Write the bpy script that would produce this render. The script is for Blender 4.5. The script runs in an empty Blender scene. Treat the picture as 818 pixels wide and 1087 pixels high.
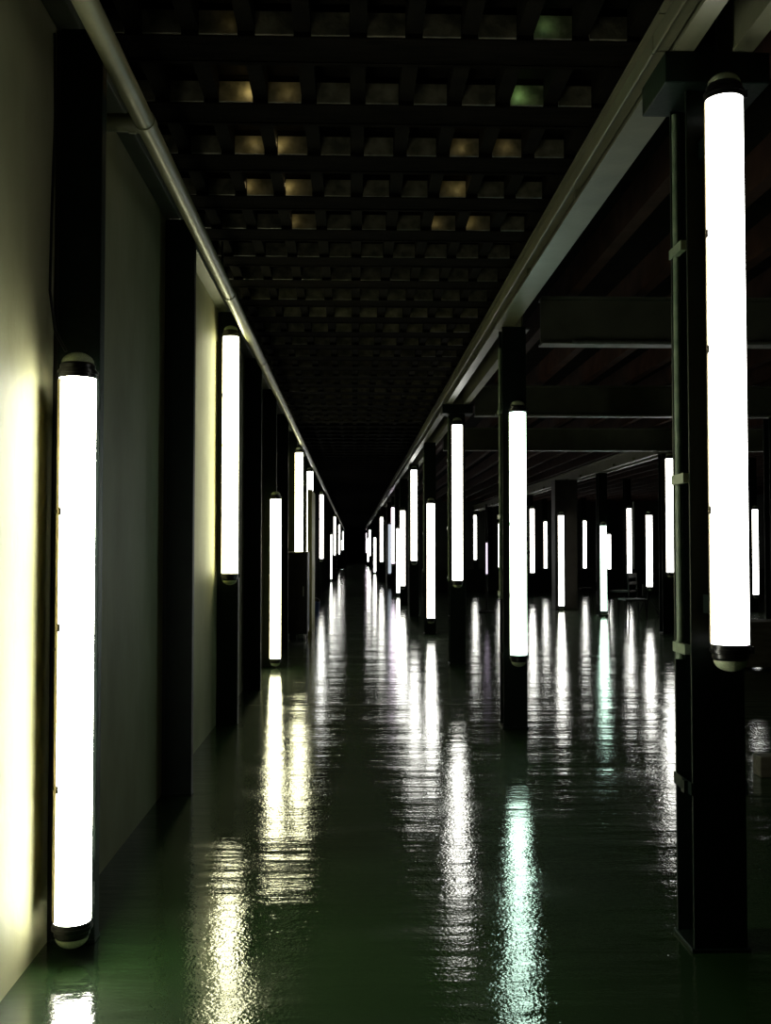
import bpy, bmesh, math, random
from mathutils import Vector, Matrix
random.seed(4)
S = bpy.context.scene
COL = S.collection
PI = math.pi

# ------------------------------------------------------------------ materials
def new_mat(name):
    m = bpy.data.materials.new(name); m.use_nodes = True
    nt = m.node_tree
    return m, nt, nt.nodes['Principled BSDF']

def nd(nt, t, **kw):
    n = nt.nodes.new(t)
    for k, v in kw.items(): setattr(n, k, v)
    return n

def noise_mat(name, c1, c2, scale=6, rough=.5, metal=0.0, bump=.0, bscale=40, spec=.5, stretch=(1, 1, 1), detail=6, lo=.35, hi=.7):
    m, nt, b = new_mat(name)
    tc = nd(nt, 'ShaderNodeTexCoord'); mp = nd(nt, 'ShaderNodeMapping'); mp.inputs['Scale'].default_value = stretch
    nt.links.new(tc.outputs['Object'], mp.inputs['Vector'])
    n = nd(nt, 'ShaderNodeTexNoise'); n.inputs['Scale'].default_value = scale; n.inputs['Detail'].default_value = detail
    nt.links.new(mp.outputs[0], n.inputs['Vector'])
    r = nd(nt, 'ShaderNodeValToRGB')
    r.color_ramp.elements[0].position = lo; r.color_ramp.elements[0].color = (*c1, 1)
    r.color_ramp.elements[1].position = hi; r.color_ramp.elements[1].color = (*c2, 1)
    nt.links.new(n.outputs['Fac'], r.inputs[0]); nt.links.new(r.outputs[0], b.inputs['Base Color'])
    b.inputs['Roughness'].default_value = rough; b.inputs['Metallic'].default_value = metal
    b.inputs['Specular IOR Level'].default_value = spec
    if bump:
        n2 = nd(nt, 'ShaderNodeTexNoise'); n2.inputs['Scale'].default_value = bscale; n2.inputs['Detail'].default_value = 4
        nt.links.new(mp.outputs[0], n2.inputs['Vector'])
        bp = nd(nt, 'ShaderNodeBump'); bp.inputs['Strength'].default_value = bump; bp.inputs['Distance'].default_value = .01
        nt.links.new(n2.outputs['Fac'], bp.inputs['Height']); nt.links.new(bp.outputs[0], b.inputs['Normal'])
    return m

M = {}
M['green_paint'] = noise_mat('dark_green_paint', (.002, .006, .004), (.004, .012, .007), 9, .5, bump=.15, spec=.22)
M['cream_steel'] = noise_mat('pale_painted_steel', (.12, .125, .075), (.17, .175, .11), 4, .42, bump=.1)
M['hall_steel'] = noise_mat('grey_painted_steel', (.09, .10, .065), (.13, .14, .095), 4, .5, bump=.1)
M['pipe'] = noise_mat('cream_painted_pipe', (.22, .22, .12), (.29, .29, .165), 7, .42, bump=.1)
M['conduit'] = noise_mat('pale_green_conduit', (.10, .15, .09), (.20, .26, .16), 20, .4, bump=.1)
M['wall'] = noise_mat('aged_cream_plaster', (.24, .238, .12), (.38, .372, .215), 2.2, .62, bump=.35, bscale=14, spec=.35, stretch=(1, 1, .6), detail=9, lo=.25, hi=.62)
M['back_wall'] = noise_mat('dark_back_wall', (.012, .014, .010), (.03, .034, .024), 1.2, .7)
M['partition'] = noise_mat('pale_green_partition', (.10, .14, .08), (.15, .20, .12), 2, .6)
M['joist'] = noise_mat('black_stained_joist', (.003, .003, .002), (.008, .007, .005), 6, 1, bump=.3, spec=.01, stretch=(1, 8, 8))
M['red_joist'] = noise_mat('red_brown_joist', (.022, .010, .006), (.045, .02, .013), 5, .85, bump=.2, spec=.12)
M['deck'] = noise_mat('sooty_deck_boards', (.004, .004, .003), (.009, .008, .005), 5, 1, bump=.2, spec=.03)
M['coffer'] = noise_mat('grey_glossy_infill', (.05, .05, .032), (.16, .15, .10), 14, .5, bump=.5, bscale=25, spec=.15)
M['black'] = noise_mat('black_rubber_collar', (.003, .003, .003), (.006, .006, .006), 30, .3)
M['housing'] = noise_mat('cream_lamp_housing', (.45, .36, .20), (.55, .45, .27), 10, .45)
M['steel'] = noise_mat('bare_steel_clip', (.35, .37, .30), (.5, .52, .44), 20, .3, .8)
M['cabinet'] = noise_mat('dark_brown_cabinet', (.018, .016, .011), (.03, .026, .018), 5, .5)
M['board'] = noise_mat('yellowed_board', (.42, .40, .10), (.6, .57, .18), 2.5, .5, stretch=(1, 1, .3))
M['wood'] = noise_mat('rough_grey_wood', (.07, .06, .04), (.13, .115, .08), 5, .65, bump=.3, stretch=(1, 6, 6))
M['darkwood'] = noise_mat('dark_stained_wood', (.008, .008, .007), (.018, .016, .013), 8, .7, spec=.2)
M['blue'] = noise_mat('blue_plastic', (.01, .05, .16), (.02, .07, .22), 6, .4)

def glass_mat():
    m, nt, b = new_mat('greenish_clear_cap')
    b.inputs['Base Color'].default_value = (.75, .85, .55, 1)
    b.inputs['Transmission Weight'].default_value = .35
    b.inputs['Roughness'].default_value = .2
    n = nd(nt, 'ShaderNodeTexNoise'); n.inputs['Scale'].default_value = 25
    mr = nd(nt, 'ShaderNodeMapRange'); mr.inputs[3].default_value = .15; mr.inputs[4].default_value = .35
    nt.links.new(n.outputs['Fac'], mr.inputs[0]); nt.links.new(mr.outputs[0], b.inputs['Roughness'])
    return m
M['cap'] = glass_mat()

EMIT = 8.0
def glow(name, col, s=EMIT):
    m, nt, b = new_mat(name)
    nt.nodes.remove(b)
    e = nd(nt, 'ShaderNodeEmission'); e.inputs[0].default_value = (*col, 1); e.inputs[1].default_value = s
    nt.links.new(e.outputs[0], nt.nodes['Material Output'].inputs[0])
    return m
G = {
    'warm': glow('lit_tube_warm_white', (1.0, .98, .60), 14),
    'strong': glow('lit_tube_strong_white', (1.0, 1.0, .85), 36),
    'white': glow('lit_tube_white', (1.0, 1.0, .92)),
    'cyan': glow('lit_tube_green_white', (.68, 1.0, .82)),
    'pink': glow('lit_tube_pink_white', (1.0, .86, 1.0), 5),
    'blue': glow('lit_tube_blue_white', (.78, .9, 1.0), .6),
    'lilac': glow('lilac_tube_and_glint', (.92, .78, 1.0), 1.4),
}

def floor_mat():
    m, nt, b = new_mat('wet_green_floor')
    L = nt.links.new
    tc = nd(nt, 'ShaderNodeTexCoord')
    n = nd(nt, 'ShaderNodeTexNoise'); n.inputs['Scale'].default_value = .9; n.inputs['Detail'].default_value = 8
    L(tc.outputs['Object'], n.inputs['Vector'])
    r = nd(nt, 'ShaderNodeValToRGB')
    r.color_ramp.elements[0].position = .35; r.color_ramp.elements[0].color = (.005, .014, .004, 1)
    r.color_ramp.elements[1].position = .68; r.color_ramp.elements[1].color = (.011, .030, .008, 1)
    L(n.outputs['Fac'], r.inputs[0])
    # joints between the poured bays
    sx = nd(nt, 'ShaderNodeSeparateXYZ'); L(tc.outputs['Object'], sx.inputs[0])
    def joint(axis, off, period, half):
        a = nd(nt, 'ShaderNodeMath', operation='ADD'); a.inputs[1].default_value = off; L(sx.outputs[axis], a.inputs[0])
        p = nd(nt, 'ShaderNodeMath', operation='PINGPONG'); p.inputs[1].default_value = period / 2; L(a.outputs[0], p.inputs[0])
        l = nd(nt, 'ShaderNodeMath', operation='LESS_THAN'); l.inputs[1].default_value = half; L(p.outputs[0], l.inputs[0])
        return l
    j1 = joint('Y', -8.67, 6.2, .010)
    mx = nd(nt, 'ShaderNodeMix', data_type='RGBA'); L(j1.outputs[0], mx.inputs['Factor'])
    L(r.outputs[0], mx.inputs['A']); mx.inputs['B'].default_value = (.004, .006, .003, 1)
    L(mx.outputs['Result'], b.inputs['Base Color'])
    # gloss: wet film with duller patches
    n3 = nd(nt, 'ShaderNodeTexNoise'); n3.inputs['Scale'].default_value = 2.2; n3.inputs['Detail'].default_value = 6
    L(tc.outputs['Object'], n3.inputs['Vector'])
    mr = nd(nt, 'ShaderNodeMapRange'); mr.inputs[1].default_value = .35; mr.inputs[2].default_value = .7
    mr.inputs[3].default_value = .01; mr.inputs[4].default_value = .13
    L(n3.outputs['Fac'], mr.inputs[0])
    b.inputs['Roughness'].default_value = .72; b.inputs['Specular IOR Level'].default_value = .07; b.inputs['Specular Tint'].default_value = (.9, 1, .7, 1)
    b.inputs['IOR'].default_value = 1.5
    cw = nd(nt, 'ShaderNodeMath', operation='SUBTRACT'); cw.inputs[0].default_value = 1; L(j1.outputs[0], cw.inputs[1]); L(cw.outputs[0], b.inputs['Coat Weight']); b.inputs['Coat IOR'].default_value = 1.55; b.inputs['Coat Tint'].default_value = (.90, 1, .82, 1)
    L(mr.outputs[0], b.inputs['Coat Roughness'])
    # uneven trowelled surface: fine grain, ripples, long swells
    hs = []
    for sc, amp, det, st in ((85, .0010, 2, (1, 1, 1)), (24, .0014, 2, (1, 1, 1)), (5, .0050, 4, (.35, 2.2, 1)), (1.0, .022, 6, (.45, 2.0, 1))):
        mp = nd(nt, 'ShaderNodeMapping'); mp.inputs['Scale'].default_value = st; L(tc.outputs['Object'], mp.inputs['Vector'])
        q = nd(nt, 'ShaderNodeTexNoise'); q.inputs['Scale'].default_value = sc; q.inputs['Detail'].default_value = det
        L(mp.outputs[0], q.inputs['Vector'])
        k = nd(nt, 'ShaderNodeMath', operation='MULTIPLY'); k.inputs[1].default_value = amp; L(q.outputs['Fac'], k.inputs[0]); hs.append(k)
    a1 = nd(nt, 'ShaderNodeMath', operation='ADD'); L(hs[0].outputs[0], a1.inputs[0]); L(hs[1].outputs[0], a1.inputs[1])
    a2 = nd(nt, 'ShaderNodeMath', operation='ADD'); L(a1.outputs[0], a2.inputs[0]); L(hs[2].outputs[0], a2.inputs[1])
    a3 = nd(nt, 'ShaderNodeMath', operation='ADD'); L(a2.outputs[0], a3.inputs[0]); L(hs[3].outputs[0], a3.inputs[1])
    bp = nd(nt, 'ShaderNodeBump'); bp.inputs['Strength'].default_value = .55; bp.inputs['Distance'].default_value = 1.0
    L(a3.outputs[0], bp.inputs['Height']); L(bp.outputs[0], b.inputs['Normal']); L(bp.outputs[0], b.inputs['Coat Normal'])
    return m
M['floor'] = floor_mat()

# ------------------------------------------------------------------ mesh helpers
class MB:
    def __init__(s): s.bm = bmesh.new()
    def box(s, x0, x1, y0, y1, z0, z1, mi=0, bev=0):
        r = bmesh.ops.create_cube(s.bm, size=1)
        for v in r['verts']:
            v.co = Vector((x0 + (v.co.x + .5) * (x1 - x0), y0 + (v.co.y + .5) * (y1 - y0), z0 + (v.co.z + .5) * (z1 - z0)))
        fs = {f for v in r['verts'] for f in v.link_faces}
        for f in fs: f.material_index = mi
        if bev:
            es = list({e for v in r['verts'] for e in v.link_edges})
            q = bmesh.ops.bevel(s.bm, geom=es, offset=bev, segments=2, affect='EDGES', profile=.5)
            for f in q['faces']: f.material_index = mi
        return s
    def bar(s, p, q, r, seg=10, r2=None):
        p, q = Vector(p), Vector(q); d = q - p
        o = bmesh.ops.create_cone(s.bm, cap_ends=True, segments=seg, radius1=r, radius2=r if r2 is None else r2, depth=d.length)
        m = Matrix.Translation((p + q) / 2) @ d.to_track_quat('Z', 'Y').to_matrix().to_4x4()
        bmesh.ops.transform(s.bm, matrix=m, verts=o['verts'])
        return s
    def path(s, pts, r, seg=10):
        for a, b in zip(pts, pts[1:]): s.bar(a, b, r, seg)
        for p in pts[1:-1]:
            o = bmesh.ops.create_uvsphere(s.bm, u_segments=seg, v_segments=6, radius=r)
            bmesh.ops.translate(s.bm, verts=o['verts'], vec=p)
        return s
    def lathe(s, prof, seg=32):
        rings = []
        for r, z in prof:
            if r < 1e-6: rings.append([s.bm.verts.new((0, 0, z))])
            else: rings.append([s.bm.verts.new((r * math.cos(2 * PI * i / seg), r * math.sin(2 * PI * i / seg), z)) for i in range(seg)])
        for a, b in zip(rings, rings[1:]):
            for i in range(seg):
                j = (i + 1) % seg
                if len(a) == 1 and len(b) == 1: continue
                if len(a) == 1: s.bm.faces.new((a[0], b[j], b[i]))
                elif len(b) == 1: s.bm.faces.new((a[i], a[j], b[0]))
                else: s.bm.faces.new((a[i], a[j], b[j], b[i]))
        return s
    def arc_shell(s, r0, r1, a0, a1, z0, z1, n=16):
        vs = []
        for i in range(n + 1):
            a = a0 + (a1 - a0) * i / n; c, t = math.cos(a), math.sin(a)
            vs.append([s.bm.verts.new((r * c, r * t, z)) for r, z in ((r0, z0), (r1, z0), (r1, z1), (r0, z1))])
        for p, q in zip(vs, vs[1:]):
            for k in range(4):
                l = (k + 1) % 4
                s.bm.faces.new((p[k], p[l], q[l], q[k]))
        s.bm.faces.new(vs[0]); s.bm.faces.new(vs[-1][::-1])
        return s
    def mesh(s, name, *mats, smooth=False):
        bmesh.ops.recalc_face_normals(s.bm, faces=s.bm.faces[:])
        me = bpy.data.meshes.new(name); s.bm.to_mesh(me); s.bm.free()
        for m in mats: me.materials.append(m)
        if smooth:
            for p in me.polygons: p.use_smooth = True
            try: me.set_sharp_from_angle(angle=math.radians(35))
            except Exception: pass
        return me

def link(name, me, parent=None, loc=(0, 0, 0), rz=0):
    o = bpy.data.objects.new(name, me); COL.objects.link(o)
    o.location = loc; o.rotation_euler = (0, 0, rz)
    if parent: o.parent = parent
    return o
def tag(o, label, cat, group=None):
    o['label'] = label; o['category'] = cat; o['kind'] = 'thing'
    if group: o['group'] = group
    return o
def thing(name, label, cat, loc=(0, 0, 0), rz=0, group=None):
    return tag(link(name, None, None, loc, rz), label, cat, group)
def struct(name, me, loc=(0, 0, 0)):
    o = link(name, me, None, loc); o['kind'] = 'structure'; return o

# ------------------------------------------------------------------ dimensions
BAY = 4.14
Y0 = 3.44                       # first pair of columns
XR, XL = 1.17, -.922             # right row and wall row
X2 = 4.82                       # second row of the hall
WALL = -1.01
YN, YF = -3.0, 97.0             # ends of the corridor
YB = 41.8                       # back wall of the hall
XE = 15.0                       # far side of the hall
BEAM = 2.92                     # underside of the long beams
JOIST = 3.14                    # underside of the ceiling joists

# ------------------------------------------------------------------ shell
struct('floor', MB().box(WALL - .2, XE, YN, YF + .2, -.15, 0).mesh('floor', M['floor']))
struct('wall_left', MB().box(WALL - .2, WALL, YN, YF, 0, 3.36).mesh('wall_left', M['wall']))
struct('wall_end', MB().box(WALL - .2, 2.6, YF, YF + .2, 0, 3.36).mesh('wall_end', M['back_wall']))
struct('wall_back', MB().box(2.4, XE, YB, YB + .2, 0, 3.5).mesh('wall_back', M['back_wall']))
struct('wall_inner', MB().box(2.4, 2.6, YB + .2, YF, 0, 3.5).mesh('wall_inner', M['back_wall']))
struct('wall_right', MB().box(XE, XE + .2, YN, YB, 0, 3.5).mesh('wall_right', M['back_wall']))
struct('wall_dwarf', MB().box(2.1, XE, 31.6, 31.8, 0, .66, bev=.01).mesh('wall_dwarf', M['back_wall']))
struct('wall_partition', MB().box(9.7, 12.6, 35.6, 35.75, 0, 2.92, bev=.01).mesh('wall_partition', M['partition']))

# corridor ceiling: deck boards, short lengthwise battens and grey infill in every pocket
JS, JW, JY = .566, .20, 3.68    # spacing, width, near edge of a visible joist
njo = int((YF - 2.0) / JS)
joy = [JY + (i - 4) * JS for i in range(njo)]
mb = MB()
mb.box(WALL - .2, 1.32, YN, YF, JOIST + .12, JOIST + .26)
xs = [-.085 + .2013 * (i - 4.5) for i in range(11)]
for i, y in enumerate(joy[:-1]):
    if y > 30: break
    for x in xs:
        mb.box(x - .03, x + .03, y + JW + .001, y + JS - .001, JOIST + .02, JOIST + .1195)
ceil_me = mb.mesh('ceiling', M['deck'])
struct('ceiling', ceil_me)
mb = MB()
for i, y in enumerate(joy[:24]):
    for a, b_ in zip(xs, xs[1:]):
        mb.box(a + .032, b_ - .032, y + JS - .012, y + JS - .001, JOIST + .004, JOIST + .088)
struct('trim_1', mb.mesh('trim', M['coffer']))

ordn = ['first', 'second', 'third', 'fourth', 'fifth', 'sixth', 'seventh', 'eighth', 'ninth', 'tenth', 'eleventh', 'twelfth']
jm = MB().box(-.98, 1.32, 0, JW, JOIST, JOIST + .1195, bev=.004).box(-.98, 1.32, JW - .012, JW + .012, JOIST - .004, JOIST + .006).mesh('timber_joist', M['joist'])
seen = 0
for i, y in enumerate(joy):
    o = link('timber_joist', jm, None, (0, y, 0))
    if i < 3: lab = 'black ceiling joist over the corridor, nearer than the first row of pockets'
    elif i < 12: lab = 'black ceiling joist above the corridor, %s row from the top of the photo' % ordn[i - 3]
    else: lab = 'black ceiling joist far down the corridor, lost among its neighbours in shadow'
    tag(o, lab, 'joist', 'joists across the corridor ceiling')

# hall ceiling
struct('ceiling_hall', MB().box(1.33, XE, YN, YB, 3.38, 3.5).mesh('ceiling_hall', M['deck']))
struct('ceiling_side', MB().box(1.33, 2.6, YB, YF, 3.38, 3.5).mesh('ceiling_side', M['deck']))
rj = MB().box(-.04, .04, YN + .1, YB - .1, 3.17, 3.378).mesh('timber_joist', M['red_joist'])
for i in range(26):
    o = link('timber_joist', rj, None, (1.62 + i * .5, 0, 0))
    lab = 'red-brown timber joist running lengthwise in the hall, %s from the long pale beam' % ordn[i] if i < 8 else 'red-brown timber joist deep in the dark hall ceiling'
    tag(o, lab, 'joist', 'lengthwise joists in the hall ceiling')
# cross beams of the hall
cb = MB()
cb.box(0, XE - 1.40, -.075, .075, 2.80, 2.815).box(0, XE - 1.40, -.075, .075, 3.135, 3.15).box(0, XE - 1.40, -.006, .006, 2.8155, 3.1345)
cbm = cb.mesh('cross_beam', M['hall_steel'])
cc = MB().bar((.22, -.0895, 2.808), (XE - 1.5, -.0895, 2.808), .0145, 12).mesh('conduit', M['steel'], smooth=True)
for k in range(1, 4):
    w = ordn[k]
    o = thing('cross_beam', 'grey steel cross beam in the hall ceiling, level with the %s right-hand column' % w, 'beam', (1.38, Y0 + BAY * k, 0), 0, 'cross beams of the hall')
    link('girder', cbm, o)
    if k < 3: link('conduit', cc, o)['label'] = 'bright thin conduit under the beam'

# ------------------------------------------------------------------ long beams over the rows of columns
def long_beams(x, k0, k1, mat, rail, where, BEAM=BEAM):
    for k in range(k0, k1):
        ya, yb = Y0 + BAY * k + (.004 if rail or k > 3 else .085), Y0 + BAY * (k + 1) - .004
        wide = .065 if (k == 0 and rail) else 0
        for side in (-1, 1):
            if wide and side > 0: continue
            m = MB()
            xo = x + side * .1315                  # lips point outwards
            a, b_ = (xo, xo + .068 + wide) if side < 0 else (xo - .068, xo)
            m.box(a, b_, ya, yb, BEAM, BEAM + .014)
            wx = b_ - .02 - wide if side < 0 else a + .004
            m.box(wx, wx + .014, ya, yb, BEAM + .0142, BEAM + .201)
            m.box(a, b_ - wide if side < 0 else b_, ya, yb, BEAM + .2012, BEAM + .215)
            if side < 0 and rail:
                m.box(xo - .022, xo + .03, ya, yb, BEAM + .07, BEAM + .128, bev=.004)
                m.bar((xo - .02, ya, BEAM + .066), (xo - .02, yb, BEAM + .066), .006, 8)
            for t in (.33, .66):                 # stiffener plates
                y = ya + (yb - ya) * t
                m.box(a + .004, wx - .0005, y - .006, y + .006, BEAM + .0142, BEAM + .068) if side < 0 else m.box(wx + .015, b_ - .004, y - .006, y + .006, BEAM + .0142, BEAM + .201)
            o = link('long_beam', m.mesh('long_beam', mat))
            s = 'left' if side < 0 else 'right'
            if k < 0: lab = 'pale steel channel beam over the %s, %s of the pair, nearest overhead' % (where, s)
            elif k < 8: lab = 'pale channel beam over the %s, %s one, starting at the %s column' % (where, s, ordn[k])
            else: lab = 'pale steel channel beam far down the %s, %s of the pair' % (where, s)
            tag(o, lab, 'beam', 'long beams over the ' + where)
long_beams(XR, -1, 22, M['cream_steel'], True, 'right-hand row')
long_beams(X2, 3, 9, M['cream_steel'], False, 'second hall row', 2.76)

# wall plate, the pipe under the ceiling and its tee
struct('trim_2', MB().box(WALL + .001, -.93, YN, YF - .001, JOIST - .075, JOIST - .001, bev=.004).mesh('trim', M['hall_steel']))
pp = thing('overhead_pipe', 'long cream pipe running under the ceiling above the left wall', 'pipe', (-.77, 0, 2.87))
m = MB(); m.bar((0, YN, 0), (0, YF - .1, 0), .037, 24)
link('pipe_run', m.mesh('pipe_run', M['pipe'], smooth=True), pp)
m = MB(); m.bar((0, 3.80, 0), (-.238, 3.80, 0), .033, 20); m.bar((-.03, 3.80, 0), (-.06, 3.80, 0), .039, 20)
link('tee_branch', m.mesh('tee_branch', M['pipe'], smooth=True), pp)
slv = MB().bar((0, -.03, 0), (0, .03, 0), .041, 24).mesh('coupling', M['pipe'], smooth=True)
for y in (3.80, 6.4, 8.7, 12.2, 16.4, 20.6, 24.8, 29, 34, 40): link('coupling', slv, pp, (0, y, 0))
hg = MB()
hg.bar((0, 0, .038), (0, 0, .229), .006, 8); hg.box(-.03, .03, -.02, .02, .036, .043)
hgm = hg.mesh('hanger', M['green_paint'])
for i in range(12): link('hanger', hgm, pp, (0, joy[8 + 7 * i] + .1, 0))

# ------------------------------------------------------------------ columns
def col_mesh(h, w=.174, d=.18, name='shaft'):
    m = MB(); t = .012
    m.box(-w / 2, w / 2, -d / 2, -d / 2 + t, .0, h, bev=.002).box(-w / 2, w / 2, d / 2 - t, d / 2, .0, h, bev=.002)
    m.box(-.006, .006, -d / 2 + t + .0003, d / 2 - t - .0003, 0, h)
    return m.mesh(name, M['green_paint'])
def strap_mesh(w=.174, d=.18):
    m = MB(); a = w / 2 + .0012; e = d / 2 + .0012
    m.box(-a - .004, -a, -e, e, -.02, .02); m.box(a, a + .004, -e, e, -.02, .02)
    m.box(-a - .016, -a - .0035, -.055, -.02, -.02, .02); m.box(a + .0035, a + .016, -.055, -.02, -.02, .02)
    m.box(-a - .004, a + .004, e - .0005, e + .003, -.02, .02)
    return m.mesh('strap', M['green_paint'])
def wall_col_mesh(h, w=.14):
    m = MB(); m.box(-w / 2, w / 2, -.09, -.08, 0, h, bev=.002)
    m.box(-w / 2, -w / 2 + .008, -.0798, -.03, 0, h).box(w / 2 - .008, w / 2, -.0798, -.03, 0, h)
    m.bar((w / 2 - .0055, -.0825, 0.02), (w / 2 - .0055, -.0825, h), .006, 8)
    return m.mesh('shaft', M['green_paint'])
SH_R, SH_L, SH_H, SH_T, SH_S = col_mesh(BEAM - .002), wall_col_mesh(JOIST - .077), col_mesh(2.758), col_mesh(3.168), col_mesh(2.7925)
LCOL = [3.58, 5.62, 7.80, 9.68] + [11.55 + 2.1 * i for i in range(41)]
BASEP = MB().box(-.097, .097, -.098, .098, 0, .012, bev=.003).mesh('base_plate', M['green_paint'])
BASEL = MB().box(-.073, .073, -.094, -.02, 0, .012, bev=.003).mesh('base_plate', M['green_paint'])
SHADE_STRIP = MB().box(WALL - XL, -.0705, -.078, -.03, .0, JOIST - .078).mesh('shade_strip', M['black'])  # black strip added for the shade between wall column and wall
HEAD = MB().box(-.25, .13, -.10, .10, BEAM - .0125, BEAM - .0005).mesh('head_plate', M['green_paint'])
CAPP = MB().box(-.172, .172, -.15, .125, BEAM - .104, BEAM - .001, bev=.004).mesh('cap_plate', M['green_paint'])
STRAP = strap_mesh()
COND = MB().bar((-.088, .02, .93), (-.088, .02, BEAM - .14), .0125, 12).bar((-.088, .02, .93), (-.088, .02, .99), .016, 12).mesh('conduit', M['conduit'], smooth=True)
CLIP = MB().box(-.108, -.0885, -.0875, -.004, -.016, .016).box(-.108, -.104, -.0035, .04, -.016, .016).mesh('conduit_clip', M['conduit'])

def column(x, y, label, kind='right', cap=False, group='columns', detail=True):
    o = thing('steel_column', label, 'column', (x, y, 0), 0, group)
    link('shaft', {'right': SH_R, 'left': SH_L, 'hall': SH_H, 'tall': SH_T, 'short': SH_S}[kind], o)
    if kind == 'left': link('shade_strip', SHADE_STRIP, o)
    link('base_plate', BASEL if kind == 'left' else BASEP, o)
    if kind == 'right':
        if cap: link('cap_plate', CAPP, o)
        if 6 <= round((y - Y0) / BAY) <= 8: link('head_plate', HEAD, o)
        if detail:
            link('conduit', COND, o)['label'] = 'pale vertical conduit'
            for z in (.97, 1.53, 2.3): link('conduit_clip', CLIP, o, (0, 0, z))
            link('strap', STRAP, o, (0, 0, .52))
    return o

rlamp = {0: 'the tall nearest lamp', 1: 'the green-tinged lamp', 2: 'a high lamp', 3: 'a low lamp', 4: 'a high lamp', 5: 'a mid-height lamp', 6: 'a floor-level lamp', 7: 'a thin pinkish lamp', 8: 'a dim bluish lamp', 9: 'a small high lamp'}
for k in range(-1, 23):
    y = Y0 + BAY * k
    if k < 0: lab = 'green steel column of the corridor row standing behind the camera'
    elif k < 10: lab = 'dark green steel column, %s in the right-hand corridor row, carrying %s' % (ordn[k], rlamp[k])
    else: lab = 'dark green steel column at the far end of the right-hand corridor row'
    column({0: 1.185, 6: 1.22, 7: 1.275, 8: 1.28}.get(k, XR), y, lab, 'right', k in (0, 2), 'columns of the right-hand corridor row', k < 10)
llamp = {0: ', behind the big lamp', 2: ', behind a high lamp', 4: ', behind a low lamp', 6: ', behind the dark cabinet', 1: ', without a lamp'}
for i in range(-1, 45):
    y = LCOL[i] if i >= 0 else 1.45
    if i < 0: lab = 'green wall column beside the camera, outside the picture'
    elif i < 10: lab = 'dark green steel column on the left wall, %s in its row%s' % (ordn[i], llamp.get(i, ''))
    else: lab = 'dark green steel column far along the left wall'
    column(XL, y, lab, 'left', False, 'columns along the left wall')
for k in range(1, 10):
    y = Y0 + BAY * k
    names = {2: 'cut by the right edge of the photo', 3: 'behind a high lamp right of the corridor', 4: 'behind a low lamp reaching the floor', 5: 'partly behind the square pillar', 6: 'behind a mid-height lamp', 9: 'behind a far lamp at the back wall'}
    column(X2, y, 'dark steel column of the second row, ' + names.get(k, 'mostly hidden by nearer columns'), 'hall' if k > 2 else 'short', False, 'columns of the second hall row')
for x, y, t in ((7.37, 27.72, 'carrying a lamp left of the pale partition'), (8.2, 21.14, 'carrying the lamp at the right photo edge'),
                (5.84, 41.45, 'at the back wall'), (7.2, 38.9, 'behind the low wall, with a lamp'), (8.09, 41.4, 'at the back wall'), (8.5, 38.1, 'seen right of the pillar'), (9.79, 39.65, 'behind the low wall, farthest right')):
    column(x, y, 'dark steel column deep in the hall, ' + t, 'tall', False, 'columns deep in the hall')
m = MB().box(-.24, .24, -.2, .2, 0, 2.755, bev=.01).mesh('square_pillar', M['cabinet'])
# it stops below the joists
tag(link('square_pillar', m, None, (4.52, 22.1, 0)), 'broad square dark pillar in the hall with a lamp on its left front edge', 'pillar')

# ------------------------------------------------------------------ lamps (origin at the bottom of the lit tube)
R = .058
def lamp_meshes(h):
    d = {}
    d['diffuser'] = MB().lathe([(0, 0), (R, 0), (R, h), (0, h)], 40)
    d['collar_b'] = MB().lathe([(0, 0), (R + .001, 0), (R + .002, -.006), (R + .002, -.028), (R - .002, -.031), (R - .002, -.043), (R - .008, -.05), (0, -.05)], 40)
    d['cap_b'] = MB().lathe([(R - .006, -.0502)] + [((R - .006) * math.cos(a * PI / 18), -.0502 - .036 * math.sin(a * PI / 18)) for a in range(1, 9)] + [(0, -.0865)], 32)
    d['housing'] = MB().arc_shell(R + .0006, R + .004, math.radians(3), math.radians(177), .004, h - .004)
    d['bracket'] = MB().box(-.045, .045, R + .005, .1175, -.03, .03)
    cl = MB()
    cl.arc_shell(R + .0025, R + .006, 0, 2 * PI - .001, -.024, -.014, 40)
    cl.box(R + .004, R + .014, -.012, .012, -.03, -.008); cl.bar((R + .009, -.016, -.012), (R + .009, .016, -.012), .004, 8)
    d['clamp'] = cl
    ms = {'housing': M['housing'], 'collar_b': M['black'], 'cap_b': M['cap'], 'bracket': M['green_paint'], 'clamp': M['black'], 'diffuser': None}
    out = {}
    for k, v in d.items():
        out[k] = v.mesh(k.split('_')[0], *([ms[k]] if ms[k] else [G['white']]), smooth=(k != 'bracket'))
    return out
_c = {}
def get_lamp(h, g):
    if h not in _c: _c[h] = lamp_meshes(h)
    d = dict(_c[h])
    key = (h, g)
    if key not in _c:
        me = d['diffuser'].copy(); me.materials.clear(); me.materials.append(G[g]); _c[key] = me
    d['diffuser'] = _c[key]
    return d
TAB = MB().box(R - .001, R + .003, -.006, .006, -.012, -.006).box(R - .001, R + .003, -.006, .006, .006, .012).box(R - .0012, R + .001, -.005, .005, -.0061, .0061).mesh('side_clip', M['black'])
SCREW = MB().bar((0, 0, 0), (.005, 0, 0), .006, 10).mesh('screw', M['black'])

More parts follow.
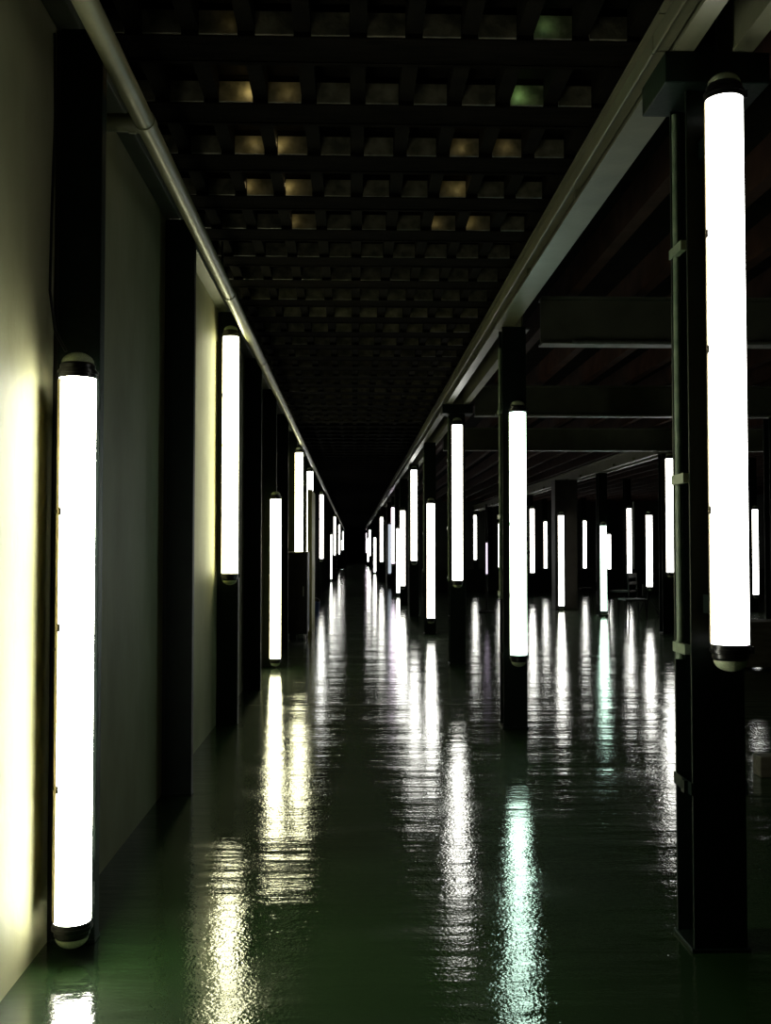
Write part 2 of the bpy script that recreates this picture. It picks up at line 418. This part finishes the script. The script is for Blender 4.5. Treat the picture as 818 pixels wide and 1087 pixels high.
def lamp(x, y, z, label, g='white', rz=0, h=1.73, group=None, detail=True, bracket=True):
    o = thing('tube_lamp', label, 'lamp', (x, y, z), rz, group)
    d = get_lamp(h, g)
    link('diffuser', d['diffuser'], o)
    link('rear_housing', d['housing'], o)
    link('collar', d['collar_b'], o)
    c = link('collar', d['collar_b'], o, (0, 0, h)); c.rotation_euler = (PI, 0, 0)
    link('end_cap', d['cap_b'], o)['label'] = 'clear domed end cap'
    c = link('end_cap', d['cap_b'], o, (0, 0, h)); c.rotation_euler = (PI, 0, 0); c['label'] = 'clear domed end cap'
    if bracket:
        for zz in (.12, h - .12): link('bracket', d['bracket'], o, (0, 0, zz), -rz)
    if detail:
        for zz in (0, h + .038): link('clamp_ring', d['clamp'], o, (0, 0, zz))
        for zz in (.42, .93, 1.30):
            for a in (0, PI):
                if zz < h - .1: link('side_clip', TAB, o, (0, 0, zz), a)
        a = math.radians(157.5)
        for zz in (.42, .86, 1.30):
            link('screw', SCREW, o, ((R + .003) * math.cos(a), (R + .003) * math.sin(a), zz), a)['label'] = 'dark screw head'
    return o
RG, LG, HG = 'lamps on the right-hand corridor row', 'lamps along the left wall', 'lamps deep in the hall'
LY = -.21
right = [  # k, x, bottom, tint, label
    (0, 1.182, 1.0, 'white', 'largest glowing tube lamp, on the nearest right-hand column'),
    (1, 1.175, .543, 'cyan', 'glowing tube lamp with a green-tinged reflection, on the second right-hand column'),
    (2, 1.157, .945, 'white', 'high glowing tube lamp on the third right-hand column, under a wide cap'),
    (3, 1.170, .247, 'white', 'low glowing tube lamp near the floor on the fourth right-hand column'),
    (4, 1.158, 1.066, 'white', 'high glowing tube lamp on the fifth right-hand column'),
    (5, 1.135, .436, 'white', 'mid-height glowing tube lamp on the sixth right-hand column'),
    (6, 1.225, .10, 'white', 'slender glowing tube lamp reaching the floor on the seventh right-hand column'),
    (7, 1.235, .831, 'pink', 'pinkish glowing tube lamp on the eighth right-hand column'),
    (8, 1.276, .411, 'blue', 'dim bluish tube lamp on the ninth right-hand column'),
    (9, 1.10, .779, 'white', 'small high glowing tube lamp on the tenth right-hand column'),
    (12, 1.09, .10, 'white', 'tiny low glowing tube lamp on the right, below the corridor end'),
    (16, 1.09, .80, 'white', 'tiny high glowing tube lamp on the right, beside the corridor end'),
    (18, 1.12, .30, 'white', 'faint speck of a tube lamp at the right of the corridor end'),
    (21, 1.15, .90, 'pink', 'farthest faint tube lamp of the right-hand row')]
for k, x, z, g, lab in right:
    lamp(x, Y0 + BAY * k + LY, z, lab, g, 0, 1.73, RG, k < 5)
left = [
    (0, -.893, .118, 'strong', 'large glowing tube lamp at the left edge, standing just off the floor', 48),
    (2, -.90, 1.118, 'warm', 'high glowing tube lamp on the left wall with a clear cap hanging below', 20),
    (4, -.848, .104, 'warm', 'low glowing tube lamp on the left wall, its foot almost on the floor', 20),
    (6, -.815, 1.0, 'warm', 'high glowing tube lamp rising behind the dark cabinet', 15),
    (8, -.829, 1.03, 'white', 'high glowing tube lamp on the left wall, half hidden behind its neighbour', 10),
    (12, -.875, 1.021, 'white', 'slim high glowing tube lamp on the left wall, right of the tall board', 10),
    (18, -.90, .10, 'white', 'small low glowing tube lamp on the left wall, farther down the corridor', 10),
    (21, -.87, 1.0, 'white', 'small high glowing tube lamp on the left wall beyond the low one', 0),
    (28, -.86, .965, 'white', 'tiny high glowing tube lamp on the left near the corridor end', 0),
    (34, -.80, .12, 'white', 'tiny low glowing tube lamp on the left near the corridor end', 0),
    (38, -.85, .9, 'white', 'farthest tiny tube lamp on the left', 0)]
for i, x, z, g, lab, r in left:
    lamp(x, LCOL[i] + LY, z, lab, g, math.radians(r), 1.73, LG, i < 5)
hall = [
    (X2, 15.65, .935, 'white', 'high glowing tube lamp in the hall, just left of the nearest column', 1.73),
    (4.80, 19.79, .10, 'cyan', 'glowing tube lamp reaching the hall floor beside a chair', 1.63),
    (4.86, 28.07, .639, 'white', 'glowing tube lamp in the hall, just right of the second right-hand column', 1.73),
    (4.765, 40.49, .859, 'white', 'small glowing tube lamp at the back, left of the second right-hand column', 1.73),
    (4.385, 21.781, .09, 'white', 'glowing tube lamp on the left front edge of the square pillar', 1.90),
    (7.37, 27.51, .629, 'white', 'glowing tube lamp in the hall with dark seats below it', 1.73),
    (8.2, 20.93, .359, 'white', 'glowing tube lamp seen right of the nearest column, by the photo edge', 1.73),
    (5.84, 41.24, .548, 'white', 'far tube lamp half hidden by the second right-hand column', 1.73),
    (7.2, 38.69, .559, 'white', 'small far tube lamp behind the low wall, left of the square pillar', 1.73),
    (8.09, 41.19, .548, 'lilac', 'far dim tube lamp touching the left edge of the square pillar', 1.73),
    (8.5, 37.89, .574, 'white', 'small far tube lamp right of the square pillar', 1.73),
    (9.79, 39.44, .30, 'white', 'far tube lamp peeping out right behind the floor-length hall lamp', 1.53)]
for x, y, z, g, lab, h in hall:
    lamp(x, y, z, lab, g, 0, h, HG, False)

# lamp on a tripod, disc-stand pole with an added glow for its reflection
st = thing('tripod_stand', 'dark tripod stand with splayed feet holding a lamp in the hall', 'stand', (5.72, 20.02, 0))
m = MB().box(-.11, .11, -.02, .02, .38, .60, bev=.008).bar((0, -.03, .30), (0, -.03, 1.95), .022, 12)
link('post', m.mesh('post', M['darkwood']), st)
for a in (200, 320, 80):
    c, s = math.cos(math.radians(a)), math.sin(math.radians(a))
    link('leg', MB().bar((.02 * c, .02 * s, .42), (.22 * c, .22 * s, .012), .016, 8).mesh('leg', M['darkwood']), st)
lamp(5.72, 19.90, .56, 'glowing tube lamp held on the tripod stand in the hall', 'white', 0, 1.375, HG, False, False)
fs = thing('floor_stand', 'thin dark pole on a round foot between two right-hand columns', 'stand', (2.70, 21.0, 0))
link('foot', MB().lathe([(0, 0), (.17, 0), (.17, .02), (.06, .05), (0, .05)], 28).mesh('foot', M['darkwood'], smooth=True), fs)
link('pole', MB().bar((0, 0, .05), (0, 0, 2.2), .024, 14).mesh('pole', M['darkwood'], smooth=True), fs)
sl = thing('pole_glint', 'short thin lilac glowing strip added for the glint on the floor pole', 'lamp', (2.70, 20.9535, .78))  # added glowing strip standing in for a reflection on the pole
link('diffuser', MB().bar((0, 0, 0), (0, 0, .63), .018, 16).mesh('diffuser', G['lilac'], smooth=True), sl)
link('glint_end', MB().bar((0, 0, -.03), (0, 0, 0), .02, 12).bar((0, 0, .63), (0, 0, .66), .02, 12).mesh('glint_end', M['black']), sl)

# ------------------------------------------------------------------ things standing about
cab = thing('cabinet', 'dark brown cabinet on castors by the left wall, a lamp rising behind it', 'cabinet', (-.835, 14.72, 0))
link('body', MB().box(-.155, .185, .012, .70, .09, 1.25, bev=.008).mesh('body', M['cabinet']), cab)
d = link('door', MB().box(-.145, .175, 0, .0115, .11, 1.23, bev=.003).mesh('door', M['cabinet']), cab)
link('handle', MB().box(.12, .135, -.018, -.0005, .62, .76, bev=.003).mesh('handle', M['steel']), d)
for x in (-.12, .15):
    for y in (.06, .64):
        c = link('castor', MB().bar((x - .012, y, .036), (x + .012, y, .036), .036, 16).box(x - .02, x + .02, y - .01, y + .01, .06, .0895).mesh('castor', M['steel']), cab)
bd = MB().box(-.035, .035, 0, 1.35, 0, 2.22, bev=.004).mesh('board', M['board'])
tag(link('tall_board', bd, None, (-.685, 16.25, 0)), 'tall yellowish board standing on edge behind the cabinet', 'board')
b = thing('bucket', 'small blue bucket on the floor by the left wall', 'bucket', (-.78, 21.4, 0))
link('pail', MB().lathe([(0, 0), (.075, 0), (.1, .2), (.092, .2), (.07, .012), (0, .012)], 24).mesh('pail', M['blue'], smooth=True), b)
link('bail', MB().path([(.1 * math.cos(t * PI / 8), 0, .19 + .09 * math.sin(t * PI / 8)) for t in range(9)], .004, 6).mesh('bail', M['steel']), b)
for x, y, w, dd, h, lab in ((-.78, 41.35, .3, .8, 1.0, 'dark crate on the left floor, far down the corridor'), (-.62, 63.9, .4, .8, 1.2, 'dark crate near the left of the corridor end')):
    c = thing('crate', lab, 'crate', (x, y, 0), 0)
    mm = MB().box(-w / 2 + .03, w / 2 - .03, .03, dd - .03, .02, h)
    link('body', mm.mesh('body', M['cabinet']), c)
    mm = MB()
    for z in range(6): mm.box(-w / 2, w / 2, 0, .0295, h * z / 6 + .01, h * (z + 1) / 6 - .01)
    link('slats', mm.mesh('slats', M['darkwood']), c)
# long box at the right edge
c = thing('storage_box', 'low grey wooden box behind the nearest right-hand column', 'box', (4.15, 11.05, 0))
link('body', MB().box(-.45, .55, .0, .42, .02, .47, bev=.006).mesh('body', M['wood']), c)
link('lid', MB().box(-.47, .57, -.015, .435, .4705, .51, bev=.005).mesh('lid', M['wood']), c)
for x in (-.40, .42): link('runner', MB().box(x, x + .08, .02, .40, 0, .0195).mesh('runner', M['darkwood']), c)
tag(link('wood_block', MB().box(0, .24, 0, .12, 0, .115, bev=.006).mesh('wood_block', M['wood']), None, (2.31, 5.86, 0)), 'small brown wood block on the floor at the right edge', 'block')

def chair(x, y, rz, label):
    o = thing('chair', label, 'chair', (x, y, 0), rz, 'seats in the hall')
    link('seat', MB().box(-.2, .2, -.2, .2, .45, .485, bev=.01).mesh('seat', M['darkwood']), o)
    bm_ = MB()
    for z0, z1 in ((.60, .66), (.73, .82)): bm_.box(-.19, .19, .185, .205, z0, z1, bev=.006)
    link('backrest', bm_.mesh('backrest', M['darkwood']), o)
    for sx in (-1, 1):
        link('leg', MB().bar((sx * .18, -.18, .45), (sx * .20, -.20, 0), .014, 8).mesh('leg', M['darkwood']), o)
        link('leg', MB().bar((sx * .18, .19, .82), (sx * .20, .23, 0), .014, 8).mesh('leg', M['darkwood']), o)
    return o
chair(5.23, 20.02, math.radians(-130), 'dark chair beside the floor-length hall lamp')
def stool(x, y, w, d, h, label, name='stool'):
    o = thing(name, label, name.split('_')[-1], (x, y, 0), 0, 'seats in the hall')
    link('seat', MB().box(-w / 2, w / 2, -d / 2, d / 2, h - .035, h, bev=.008).mesh('seat', M['darkwood']), o)
    for sx in (-1, 1):
        for sy in (-1, 1):
            link('leg', MB().bar((sx * (w / 2 - .03), sy * (d / 2 - .03), h - .035), (sx * (w / 2 - .01), sy * (d / 2 - .01), 0), .013, 8).mesh('leg', M['darkwood']), o)
    return o
stool(5.18, 23.0, .28, .28, .42, 'small dark stool left of the floor-length hall lamp')
stool(5.10, 18.85, .40, .55, .38, 'low dark bench in front of the hall lamps', 'low_bench')

# loose cable down the first wall column
m = MB().path([(-1.0, 3.44, 3.02), (-.992, 3.43, 2.75), (-1.0, 3.43, 2.4), (-1.0, 3.42, 2.15), (-.985, 3.43, 2.02), (-.95, 3.436, 1.95)], .005, 8)
tag(link('cable', m.mesh('cable', M['black'], smooth=True)), 'thin black cable hanging beside the first left wall column', 'cable')

# ------------------------------------------------------------------ small lights added inside the ceiling pockets to make their glints
def glint_light(x, y, e, col=(1, .76, .34)):
    l = bpy.data.lights.new('added_glint_light', 'POINT'); l.energy = e; l.color = col; l.shadow_soft_size = .008
    o = bpy.data.objects.new('added_glint_light', l); COL.objects.link(o); o.location = (x, y, JOIST + .045)

for i, px, e in ((4, -.43, .06), (5, -.425, 1.0), (5, -.27, .25), (6, -.45, .45), (6, -.345, .8), (6, .50, .2), (6, .70, .15), (7, -.545, .7),
                 (7, -.345, .9), (7, .53, .45), (8, -.34, .25), (8, .46, .2), (8, .64, .5)):
    glint_light(px * 1.022, joy[i] - .045, e * .12)
glint_light(.685, joy[5] - .045, .07, (.55, 1, .40)); glint_light(.69, joy[4] - .045, .02, (.55, 1, .45))
# ------------------------------------------------------------------ world, camera, view
w = bpy.data.worlds.new('World'); S.world = w; w.use_nodes = True
w.node_tree.nodes['Background'].inputs[0].default_value = (.0, .0, .0, 1)
cam = bpy.data.cameras.new('camera'); co = bpy.data.objects.new('camera', cam); COL.objects.link(co)
cam.sensor_fit = 'VERTICAL'; cam.sensor_height = 24; cam.lens = 24 * 1100 / 1087
cam.clip_end = 300
co.location = (0, 0, 1.3)
co.rotation_euler = (PI / 2 + math.atan(38.5 / 1100), 0, -math.atan(34 / 1100))
S.camera = co
S.view_settings.view_transform = 'Standard'
S.view_settings.look = 'None'
S.view_settings.gamma = 1
S.view_settings.use_curve_mapping = False
S.view_settings.exposure = 0
S.cycles.use_denoising = True
S.cycles.max_bounces = 6; S.cycles.diffuse_bounces = 3; S.cycles.glossy_bounces = 4
S.cycles.sample_clamp_indirect = 6
